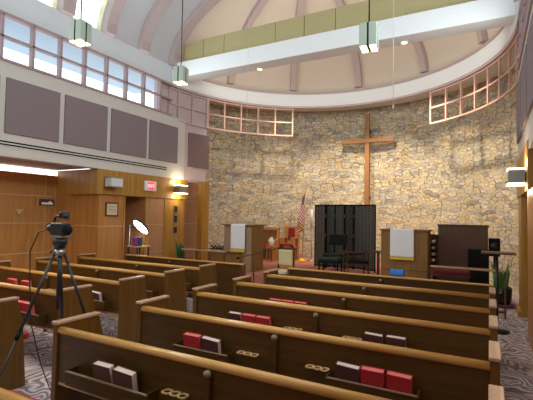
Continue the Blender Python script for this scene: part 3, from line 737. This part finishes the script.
# ------------------------------------------------------------------ pendants
def pendant(x, y, z0, z1, ztop, rz, label, power):
    o = thing('pendant_lamp', label, 'pendant lamp', (x, y, z0), rz, 'square cluster pendant lamps')
    h = z1-z0; a = 0.115; g = 0.018
    for sx in (-1, 1):
        for sy in (-1, 1):
            cx_, cy_ = sx*(a/2+g/2+0.002), sy*(a/2+g/2+0.002)
            s = MB().box(cx_-a/2, cy_-a/2, 0.02, cx_+a/2, cy_+a/2, h).build('lamp_tube', M['pendant'], o, bevel=0.006)
            MB().box(cx_-a/2+0.012, cy_-a/2+0.012, 0.0, cx_+a/2-0.012, cy_+a/2-0.012, 0.021).build('diffuser', M['lamp_glow'], s)
    MB().box(-0.014, -0.125, 0.02, 0.014, 0.125, h-0.005).box(-0.125, -0.014, 0.02, 0.125, 0.014, h-0.005).build('spine', M['black_matt'], o)
    MB().tube([(0, 0, h-0.01), (0, 0, ztop-z0)], 0.011, 8).build('stem', M['black'], o)
    spot('pendant_light', (x, y, z0-0.02), (x, y, 0), power, NEUT, 130, 0.9, 0.1)
pendant(-6.1, 4.5, 4.62, 4.98, 7.7, 0.15, 'pendant lamp hanging before the left windows and bright skylights', 60)
pendant(-6.03, 7.0, 4.66, 5.02, 7.7, 0.2, 'pendant lamp hanging before the left end of the white beam', 60)
pendant(-1.57, 6.0, 4.26, 4.62, 7.7, 0.1, 'pendant lamp hanging at right before the white beam', 60)
for k_, (x_, zb, q_) in enumerate(((-5.08, 2.98, 'left half'), (-1.68, 3.93, 'near the cross'))):
    hm_ = thing('hanging_microphone', 'tiny microphone on a thin pale wire before the stone wall, '+q_, 'microphone', (x_, 8.3, zb))
    MB().tube([(0, 0, 0.05), (0, 0, 8.2-zb)], 0.005, 6).build('wire', M['fascia'], hm_)
    MB().tube([(0, 0, 0), (0, 0, 0.09)], 0.013, 10).build('capsule', M['fascia'], hm_)
# lamps of the same row behind the camera
for p in ((-6.1, 1.0, 4.8), (-1.3, 1.2, 4.6), (-3.7, 3.0, 5.2)):
    spot('nave_ceiling_lamp', p, (p[0], p[1]+0.6, 0), 45, NEUT, 130, 0.9, 0.15)

# ------------------------------------------------------------------ chancel furniture
# communion rails
def crail(x0, x1, label):
    o = thing('communion_rail', label, 'railing', (x0, 8.5, 0), 0, 'communion rails')
    L = x1-x0
    MB().box(0, -0.06, 0.83, L, 0.06, 0.87).build('top_rail', M['cap'], o, bevel=0.01)
    MB().box(0, -0.02, 0.10, L, 0.02, 0.14).build('bottom_rail', M['pew_end'], o)
    n_ = 3 if x0 < -5 else 1
    for k in range(n_+1):
        xx = 0.02+(L-0.04)*k/n_; MB().box(xx-0.015, -0.015, 0, xx+0.015, 0.015, 0.83).build('baluster', M['organ'], o)
crail(-7.1, -5.75, 'pale-topped communion rail left of the pulpit')
crail(-1.0, 0.26, 'pale-topped communion rail in front of the brown organ case')

def cloth_mesh(w, h, d=0.2):
    """hangs over a front edge: local x width, from top (y d..0) down the front"""
    def P(u, v):
        x = -w/2+w*u; s = v*(d+h)
        if s < d: return (x, d-s, 0.004)
        return (x, -0.008-0.006*math.sin(u*9)*min(1, (s-d)/0.3), 0.004-(s-d))
    return MB().grid(P, 24, 24)
# pulpit (left)
pu = thing('pulpit', 'wooden pulpit with pale front on the left of the chancel platform', 'pulpit', (-6.28, 9.2, 0.3))
MB().box(0, 0, 0, 0.85, 0.62, 1.19).build('body', M['lectern_pale'], pu, bevel=0.01)
MB().box(0.85, 0.0, 0, 0.875, 0.62, 1.19).build('side_panel', M['lectern'], pu)
MB().box(-0.04, -0.05, 1.19, 0.91, 0.68, 1.225).build('top_board', M['lectern'], pu, bevel=0.008)
MB().prism([(-0.35, -0.25), (0.52, -0.25), (0.60, -0.19), (0.60, 0.0), (-0.35, 0.0)], 'z', -0.3, 0.48).build('front_screen', M['lectern'], pu, bevel=0.01)
MB().box(-0.37, -0.28, 0.48, 0.62, 0.0, 0.51).build('screen_cap', M['organ'], pu, bevel=0.008)
cl = cloth_mesh(0.44, 0.66).build('pulpit_cloth', [M['cloth']], solid=0.004); cl.location = (-5.80, 9.14, 1.527)
tag(cl, 'white linen cloth with gold hem hanging on the left pulpit', 'cloth')
MB().box(-0.22, -0.03, -0.725, 0.22, -0.018, -0.655).build('gold_hem', M['gold'], cl)
# lectern (right)
le = thing('lectern', 'wide brown wooden lectern on the right of the chancel platform', 'lectern', (-2.13, 9.3, 0.3))
MB().box(0, 0, 0, 0.98, 0.5, 1.19).build('body', M['lectern'], le, bevel=0.01)
MB().box(-0.03, -0.04, 1.19, 1.01, 0.54, 1.22).build('top_board', M['lectern'], le, bevel=0.008)
MB().box(-0.01, -0.012, 0.0, 0.99, 0.0, 0.10).box(0.0, -0.008, 0.33, 0.98, 0.0, 0.35).build('moulding', M['organ'], le)
cl = cloth_mesh(0.50, 0.61).build('lectern_cloth', [M['cloth']], solid=0.004); cl.location = (-1.67, 9.255, 1.525)
tag(cl, 'white linen cloth with gold hem hanging on the right lectern', 'cloth')
MB().box(-0.25, -0.03, -0.66, 0.25, -0.018, -0.605).build('gold_hem', M['gold'], cl)

# folding screen
fs_ = thing('folding_screen', 'tall black woven folding screen standing below the cross', 'screen', (-4.55, 11.3, 0.3))
xs = [0.0, 0.42, 0.62, 0.98, 1.18, 1.88]; yo = [0.10, -0.10, 0.12, -0.12, 0.10, -0.22]
for k in range(5):
    p0, p1 = Vector((xs[k], yo[k], 0)), Vector((xs[k+1], yo[k+1], 0)); d = p1-p0; Lk = d.length
    Mx = Matrix.Translation(p0) @ Matrix.Rotation(math.atan2(d.y, d.x), 4, 'Z')
    pn = MB().box(0.03, -0.006, 0.05, Lk-0.03, 0.006, 1.78, 0, Mx).build('screen_leaf', M['screen'], fs_)
    fr = MB()
    fr.box(0.010, -0.014, 0, 0.035, 0.014, 1.82, 0, Mx); fr.box(Lk-0.035, -0.014, 0, Lk-0.010, 0.014, 1.82, 0, Mx)
    fr.box(0.03, -0.014, 0.03, Lk-0.03, 0.014, 0.07, 0, Mx); fr.box(0.03, -0.014, 1.78, Lk-0.03, 0.014, 1.82, 0, Mx)
    fr.build('frame', M['black_matt'], pn)
hg = MB()
for k in (1, 2, 3, 4):
    for z in (0.35, 0.9, 1.45): hg.tube([(xs[k], yo[k]-0.018, z), (xs[k], yo[k]-0.018, z+0.09)], 0.008)
hg.build('hinge', M['grey_metal'], fs_)

# music stand
ms = thing('music_stand', 'black music stand in front of the folding screen', 'music stand', (-3.58, 10.45, 0.3))
MB().box(-0.25, -0.012, 0.74, 0.25, 0.0, 1.02, 0, Matrix.Rotation(-0.25, 4, 'X')).box(-0.25, -0.05, 0.735, 0.25, 0.0, 0.75, 0, Matrix.Rotation(-0.25, 4, 'X')).build('desk', M['black_matt'], ms)
MB().tube([(0, 0.14, 0.05), (0, 0.16, 0.85)], 0.012).build('pole', M['black'], ms)
for a in (0.5, 2.6, 4.7): MB().tube([(0, 0.14, 0.08), (0.25*math.cos(a), 0.14+0.25*math.sin(a), 0.01)], 0.009).build('leg', M['black'], ms)

def chair(name, label, loc, rz, w, seat_h, back_h, frame, pad, depth=0.45, arms=False, group=None, slim=0.035):
    o = thing(name, label, 'chair', loc, rz, group)     # local: faces -Y
    for sx in (-1, 1):
        x = sx*(w/2-slim/2)
        MB().box(x-slim/2, -depth/2, 0, x+slim/2, -depth/2+slim, seat_h-0.03).build('leg', frame, o, bevel=0.004)
        MB().prism([(depth/2-slim, 0), (depth/2, 0), (depth/2+0.04, back_h), (depth/2+0.04-slim, back_h)], 'x', x-slim/2, x+slim/2).build('leg', frame, o, bevel=0.004)
        if arms:
            MB().box(x-slim/2, -depth/2, seat_h+0.20, x+slim/2, depth/2, seat_h+0.235).box(x-slim/2, -depth/2, seat_h-0.04, x+slim/2, -depth/2+slim, seat_h+0.2).build('armrest', frame, o, bevel=0.006)
    MB().box(-w/2+0.005, -depth/2, seat_h-0.09, w/2-0.005, depth/2, seat_h-0.04).build('seat_frame', frame, o)
    MB().box(-w/2+0.01, -depth/2-0.01, seat_h-0.04, w/2-0.01, depth/2-0.04, seat_h+0.03).build('seat', pad, o, bevel=0.02, seg=3)
    MB().box(-w/2+slim, depth/2-0.05, seat_h+0.12, w/2-slim, depth/2-0.005, back_h-0.05).build('backrest', pad, o, bevel=0.02, seg=3)
    MB().box(-w/2, depth/2, back_h-0.05, w/2, depth/2+0.04, back_h).build('top_rail', frame, o, bevel=0.008)
    return o
chair('upholstered_chair', 'pale green upholstered chair between the pulpit and the screen', (-4.12, 8.35, 0), 0.0, 0.42, 0.52, 1.04, M['dark_wood'], M['cream'])
chair('throne_chair', 'orange wood clergy chair with tall red back by the flag', (-5.93, 12.6, 0.3), 0.0, 0.52, 0.52, 1.12, M['orange_wood'], M['red_cloth'], arms=True, slim=0.13)
be = thing('clergy_bench', 'orange wood clergy bench with red seat behind the pulpit', 'bench', (-7.2, 12.0, 0.3), 0.0)
MB().box(0, 0.38, 0.0, 0.95, 0.43, 1.06).build('backrest', M['lectern'], be)
MB().box(-0.03, 0.35, 0.98, 0.98, 0.46, 1.08).build('top_rail', M['orange_wood'], be, bevel=0.01)
MB().box(0.02, 0.0, 0.38, 0.93, 0.40, 0.43).build('seat', M['orange_wood'], be, bevel=0.006)
MB().box(0.04, 0.0, 0.43, 0.91, 0.38, 0.50).build('seat_cushion', M['red_cloth'], be, bevel=0.02)
for x in (-0.03, 0.92):
    MB().prism([(0, 0), (0.44, 0), (0.44, 1.05), (0.36, 1.05), (0.30, 0.70), (0, 0.66)], 'x', x, x+0.06).build('end_panel', M['orange_wood'], be, bevel=0.006)
vs_ = MB().lathe([(0.05, 0), (0.09, 0.08), (0.10, 0.18), (0.05, 0.24), (0.06, 0.27)], n=16).build('white_vase', M['white'], loc=(-6.18, 11.75, 0.80))
tag(vs_, 'small white vase on a low stand beside the clergy bench', 'vase')
ps = thing('plant_stand', 'low wooden stand carrying the small white vase', 'stand', (-6.18, 11.75, 0.3))
MB().box(-0.13, -0.13, 0.46, 0.13, 0.13, 0.5).build('top', M['orange_wood'], ps, bevel=0.006)
for sx in (-1, 1):
    for sy in (-1, 1): MB().box(sx*0.1-0.015, sy*0.1-0.015, 0, sx*0.1+0.015, sy*0.1+0.015, 0.46).build('leg', M['orange_wood'], ps)

# flag
fl = thing('flag', 'furled stars and stripes flag on a pole beside the folding screen', 'flag', (-5.42, 12.5, 0.3))
MB().tube([(0, 0, 0.05), (0.09, 0, 2.28)], 0.014).build('pole', M['orange_wood'], fl)
MB().lathe([(0.012, 2.27), (0.03, 2.30), (0.02, 2.34), (0.004, 2.39)], (0.095, 0), 12).build('finial', M['gold'], fl)
MB().lathe([(0.17, 0), (0.17, 0.03), (0.06, 0.06), (0.03, 0.10)], n=20).build('base', M['gold'], fl)
fm = MB(); NU, NV = 26, 40; uvs = []
def flagP(u, v):
    # v 0 bottom of hoist .. 1 top ; u along the fly, hanging down in folds
    zt = 2.30-0.62*(1-v); ang = 3.4*PI*u
    sag = u*1.0*(0.8+0.2*v)
    x = 0.075-0.05*(1-v) - 0.02 - u*0.09 + (0.035+0.13*u)*math.sin(ang+1.6*v)
    y = -0.02-0.05*math.cos(ang)*(0.3+0.7*u)
    return (x, y, zt-sag)
fm.grid(flagP, NU, NV); fo = fm.build('cloth', M['flag'], fl, solid=0.003)
ul = fo.data.uv_layers.new(name='flag')
for li, lp in enumerate(fo.data.loops):
    i = lp.vertex_index % (NU+1); j = lp.vertex_index // (NU+1); ul.data[li].uv = (i/NU, j/NV)
fr = MB().grid(lambda u, v: tuple(Vector(flagP(0.03+0.97*u, 0))+Vector((0, -0.003, -0.05*v))), 26, 1); fr.build('gold_fringe', M['gold'], fl, solid=0.003)

# candle stand
cs = thing('candle_stand', 'slim floor candle stand between the flag and the screen', 'candle stand', (-5.2, 12.75, 0.3))
MB().tube([(0, 0, 0.03), (0, 0, 1.1)], 0.014).build('pole', M['grey_metal'], cs)
MB().lathe([(0.13, 0), (0.13, 0.02), (0.03, 0.05)], n=16).build('base', M['grey_metal'], cs)
MB().lathe([(0.045, 1.10), (0.045, 1.66), (0.02, 1.68)], n=16).build('candle', M['cloth'], cs)
MB().tube([(-0.12, 0, 1.7), (0.06, 0, 1.7)], 0.02).build('arm', M['cloth'], cs)

# dark arm chair and side stand before the screen
chair('arm_chair', 'dark armchair with wooden arms low in front of the screen', (-2.82, 9.75, 0.3), 0.5, 0.52, 0.42, 0.62, M['dark_wood'], M['black_matt'], arms=True)
chair('choir_chair', 'dark green low-backed chair beside the wooden armchair', (-3.5, 9.85, 0.3), 0.1, 0.5, 0.42, 0.52, M['black_matt'], plain('bottle_green_cloth', (0.012, 0.03, 0.022), 0.9))
sd = thing('side_stand', 'slim dark pedestal stand left of the right lectern', 'stand', (-2.28, 9.7, 0.3))
MB().box(-0.11, -0.11, 0.66, 0.11, 0.11, 0.69).build('top', M['dark_wood'], sd, bevel=0.006)
MB().box(-0.03, -0.03, 0.02, 0.03, 0.03, 0.66).build('post', M['dark_wood'], sd); MB().box(-0.12, -0.12, 0, 0.12, 0.12, 0.03).build('base', M['dark_wood'], sd)

# organ
og = thing('organ', 'large plain brown organ case right of the right lectern', 'organ', (-1.03, 10.1, 0))
MB().box(0.0, 0.0, 0.3, 1.0, 0.6, 1.63).build('case', M['organ'], og, bevel=0.01)
MB().box(-0.015, -0.02, 1.60, 1.02, 0.62, 1.64).build('lid', M['dark_wood'], og, bevel=0.008)
MB().box(0.62, -0.25, 0.3, 1.02, 0.0, 1.12).build('console', M['black_matt'], og, bevel=0.008)
sp_ = thing('loudspeaker', 'black box loudspeaker beside the organ case', 'speaker', (0.0, 10.05, 0))
MB().box(-0.02, 0, 0.98, 0.20, 0.25, 1.36).build('cabinet', M['black_matt'], sp_, bevel=0.01)
MB().lathe([(0.075, 0.0), (0.07, 0.01)], n=20).build('cone', M['black'], sp_).matrix_local = Matrix.Translation((0.09, -0.001, 1.2)) @ Matrix.Rotation(PI/2, 4, 'X')
MB().box(0.07, 0.09, 0.0, 0.13, 0.15, 1.0).build('post', M['black_matt'], sp_)
rr_ = thing('scroll_rack', 'narrow dark rack with four white rolls beside the organ', 'rack', (-1.2, 10.05, 0.3))
MB().box(0, 0, 0, 0.15, 0.3, 0.02).box(0, 0.27, 0, 0.15, 0.3, 1.10).box(0, 0, 0, 0.015, 0.3, 1.10).box(0.135, 0, 0, 0.15, 0.3, 1.10).build('frame', M['dark_wood'], rr_)
for z in (0.52, 0.66, 0.80, 0.94): MB().box(0.015, 0, z-0.045, 0.135, 0.27, z-0.035).build('shelf', M['dark_wood'], rr_)
for k, z in enumerate((0.52, 0.66, 0.80, 0.94)):
    o = MB().tube([(-1.125, 10.0, 0.3+z), (-1.125, 10.28, 0.3+z)], 0.035, 14).build('paper_roll', M['pages'])
    tag(o, ('lowest', 'second lowest', 'second highest', 'highest')[k]+' white paper roll in the narrow rack beside the organ', 'roll', 'paper rolls in the rack')
bn = thing('organ_bench', 'low bench with crimson cushion behind the right communion rail', 'bench', (-1.12, 9.05, 0.3))
MB().box(0, 0, 0.30, 0.78, 0.34, 0.34).build('seat', M['dark_wood'], bn); MB().box(0.01, 0.01, 0.34, 0.77, 0.33, 0.42).build('cushion', M['dark_red'], bn, bevel=0.02, seg=3)
for x in (0.04, 0.70): MB().box(x, 0.04, 0, x+0.04, 0.3, 0.30).build('leg', M['dark_wood'], bn)
kn = MB().box(-1.35, 7.0, 0.0, -0.75, 7.3, 0.2).build('kneeler', M['dark_red'], bevel=0.03); tag(kn, 'dark red padded kneeler on the carpet beyond the right pew front', 'kneeler')
bb = MB()
bb.grid(lambda u, v: (-1.35+0.20*u, 6.52+0.10*v, 0.872+0.10*math.sin(PI*v)*(0.95+0.05*math.sin(7*u+1))), 12, 8)
bo = bb.build('blue_bag', M['blue'], solid=0.01); tag(bo, 'bright blue cloth bag lying on the right pew front', 'bag')

# pedestal table and plant
pt = thing('pedestal_table', 'tall thin dark table with single black post before the plant', 'table', (0.12, 7.5, 0))
MB().box(-0.24, -0.16, 1.22, 0.24, 0.16, 1.25).build('tabletop', M['organ'], pt, bevel=0.006)
MB().tube([(-0.02, 0, 0.02), (-0.02, 0, 1.22)], 0.022).build('post', M['black'], pt)
MB().lathe([(0.17, 0), (0.17, 0.015), (0.03, 0.04)], (-0.02, 0), 20).build('base', M['black'], pt)
pl = thing('potted_snake_plant', 'upright green snake plant in a glossy black pot at right', 'plant', (0.22, 9.75, 0.02))
MB().lathe([(0.13, 0.02), (0.17, 0.10), (0.185, 0.36), (0.17, 0.37), (0.165, 0.33)], n=28).build('pot', plain('glossy_black_pot', (0.01, 0.01, 0.012), 0.12), pl)
MB().lathe([(0.21, 0.0), (0.23, 0.03), (0.20, 0.035)], n=28).build('saucer', M['purple'], pl)
def leaves(o, n_, r0, h0, h1, z, mat, lean=0.12, w=0.03):
    for k in range(n_):
        a = 2*PI*k/n_+random.uniform(-.3, .3); h = random.uniform(h0, h1); rr2 = r0*random.uniform(0.3, 1.0); ln = lean*random.uniform(.4, 1.2); tw = random.uniform(0, PI)
        def P(u, v):
            ww = w*(1-v**3)*(0.7+0.6*math.sin(PI*min(1, v*1.1)))*(u-0.5)*2
            t = tw+v*0.8
            return (rr2*math.cos(a)+ln*v*v*math.cos(a)+ww*math.cos(t), rr2*math.sin(a)+ln*v*v*math.sin(a)+ww*math.sin(t), z+h*v)
        MB().grid(P, 4, 10).build('leaf', mat, o, solid=0.004)
leaves(pl, 26, 0.13, 0.38, 0.66, 0.32, M['green_leaf'], 0.10, 0.024)
p2 = thing('potted_fern', 'dark green spiky plant on a stand by the left column', 'plant', (-7.62, 9.05, 0.0))
MB().lathe([(0.10, 0.30), (0.13, 0.35), (0.14, 0.55), (0.12, 0.55)], n=20).build('pot', M['black'], p2)
MB().lathe([(0.13, 0.0), (0.04, 0.03), (0.04, 0.27), (0.12, 0.30)], n=16).build('stand', M['dark_wood'], p2)
leaves(p2, 16, 0.09, 0.3, 0.52, 0.52, M['dark_leaf'], 0.10, 0.035)
# wrought iron candle rack behind the left rail
ir = thing('votive_rack', 'low black scrolled iron rack beyond the left communion rail', 'rack', (-6.95, 9.55, 0.3))
MB().box(0, -0.12, 0.50, 0.62, 0.12, 0.52).build('tray', M['black_matt'], ir)
for x in (0.03, 0.59): MB().box(x-0.012, -0.012, 0, x+0.012, 0.012, 0.5).build('leg', M['black_matt'], ir)
sc_ = MB().tube([(0.62*i/24, 0.0, 0.56+0.035*math.sin(i*1.3)) for i in range(25)], 0.017, 8); sc_.build('scroll', M['black_matt'], ir)
# microphone on boom stand
mc = thing('microphone_stand', 'black boom microphone stand reaching left before the pulpit', 'microphone stand', (-4.35, 7.5, 0))
MB().tube([(0, 0, 0.02), (0, 0, 0.96)], 0.011).build('pole', M['black'], mc)
MB().tube([(-0.37, 0, 0.855), (0.70, 0, 1.14)], 0.009).build('boom', M['black'], mc)
MB().tube([(-0.42, 0, 0.835), (-0.36, 0, 0.855)], [0.025, 0.018], 12).build('microphone', M['black_matt'], mc)
MB().lathe([(0.15, 0), (0.15, 0.02), (0.02, 0.04)], n=20).build('base', M['black'], mc)

# ------------------------------------------------------------------ in the doorway
rl = thing('studio_light', 'tilted glowing white studio lamp on a stand in the doorway', 'lamp', (-8.0, 7.72, 0), 0)
vdir = Vector((-8.0, 7.8, -0.35)).normalized(); mj = (rt*0.74-Vector((0, 0, 1))*0.67); mj = (mj-vdir*mj.dot(vdir)).normalized()
n_ = (mj.cross(vdir).normalized()*0.95*-1-vdir*0.30).normalized()
q = Vector((0, 0, 1)).rotation_difference(n_).to_matrix().to_4x4(); cpos = Vector((0.02, 0.14, 1.41))
MB().lathe([(0.24, 0.0), (0.26, -0.02), (0.20, -0.07), (0.05, -0.10)], n=28).build('lamp_shade', M['black'], rl).matrix_local = Matrix.Translation(cpos) @ q
MB().lathe([(0.235, 0.0), (0.235, 0.012)], n=28).build('diffuser', M['white_glow'], rl).matrix_local = Matrix.Translation(cpos) @ q
MB().tube([(0.0, -0.22, 0.02), (0, -0.22, 1.48)], 0.012).build('pole', M['grey_metal'], rl)
MB().tube([(0, -0.22, 1.42), cpos-n_*0.09], 0.010).build('arm', M['black'], rl)
for a in (0.4, 2.5, 4.6): MB().tube([(0, -0.22, 0.3), (0.28*math.cos(a), -0.22+0.28*math.sin(a), 0.01)], 0.009).build('leg', M['black'], rl)
tb = thing('small_table', 'small pale table in the doorway under the studio lamp', 'table', (-7.72, 7.55, 0))
MB().box(-0.18, -0.22, 0.93, 0.18, 0.25, 0.955).build('tabletop', M['cupwood'], tb, bevel=0.004)
for sx in (-1, 1):
    for sy in (-1, 1): MB().box(sx*0.15-0.015, sy*0.19-0.015, 0, sx*0.15+0.015, sy*0.19+0.015, 0.93).build('leg', M['dark_wood'], tb)
for k, (y, c, nm) in enumerate(((7.38, 'purple', 'purple'), (7.50, 'navy', 'blue'))):
    o = MB().box(-7.78, y, 0.956, -7.64, y+0.09, 1.17).build('storage_box', M[c], bevel=0.006); tag(o, nm+' upright box on the small doorway table', 'box')
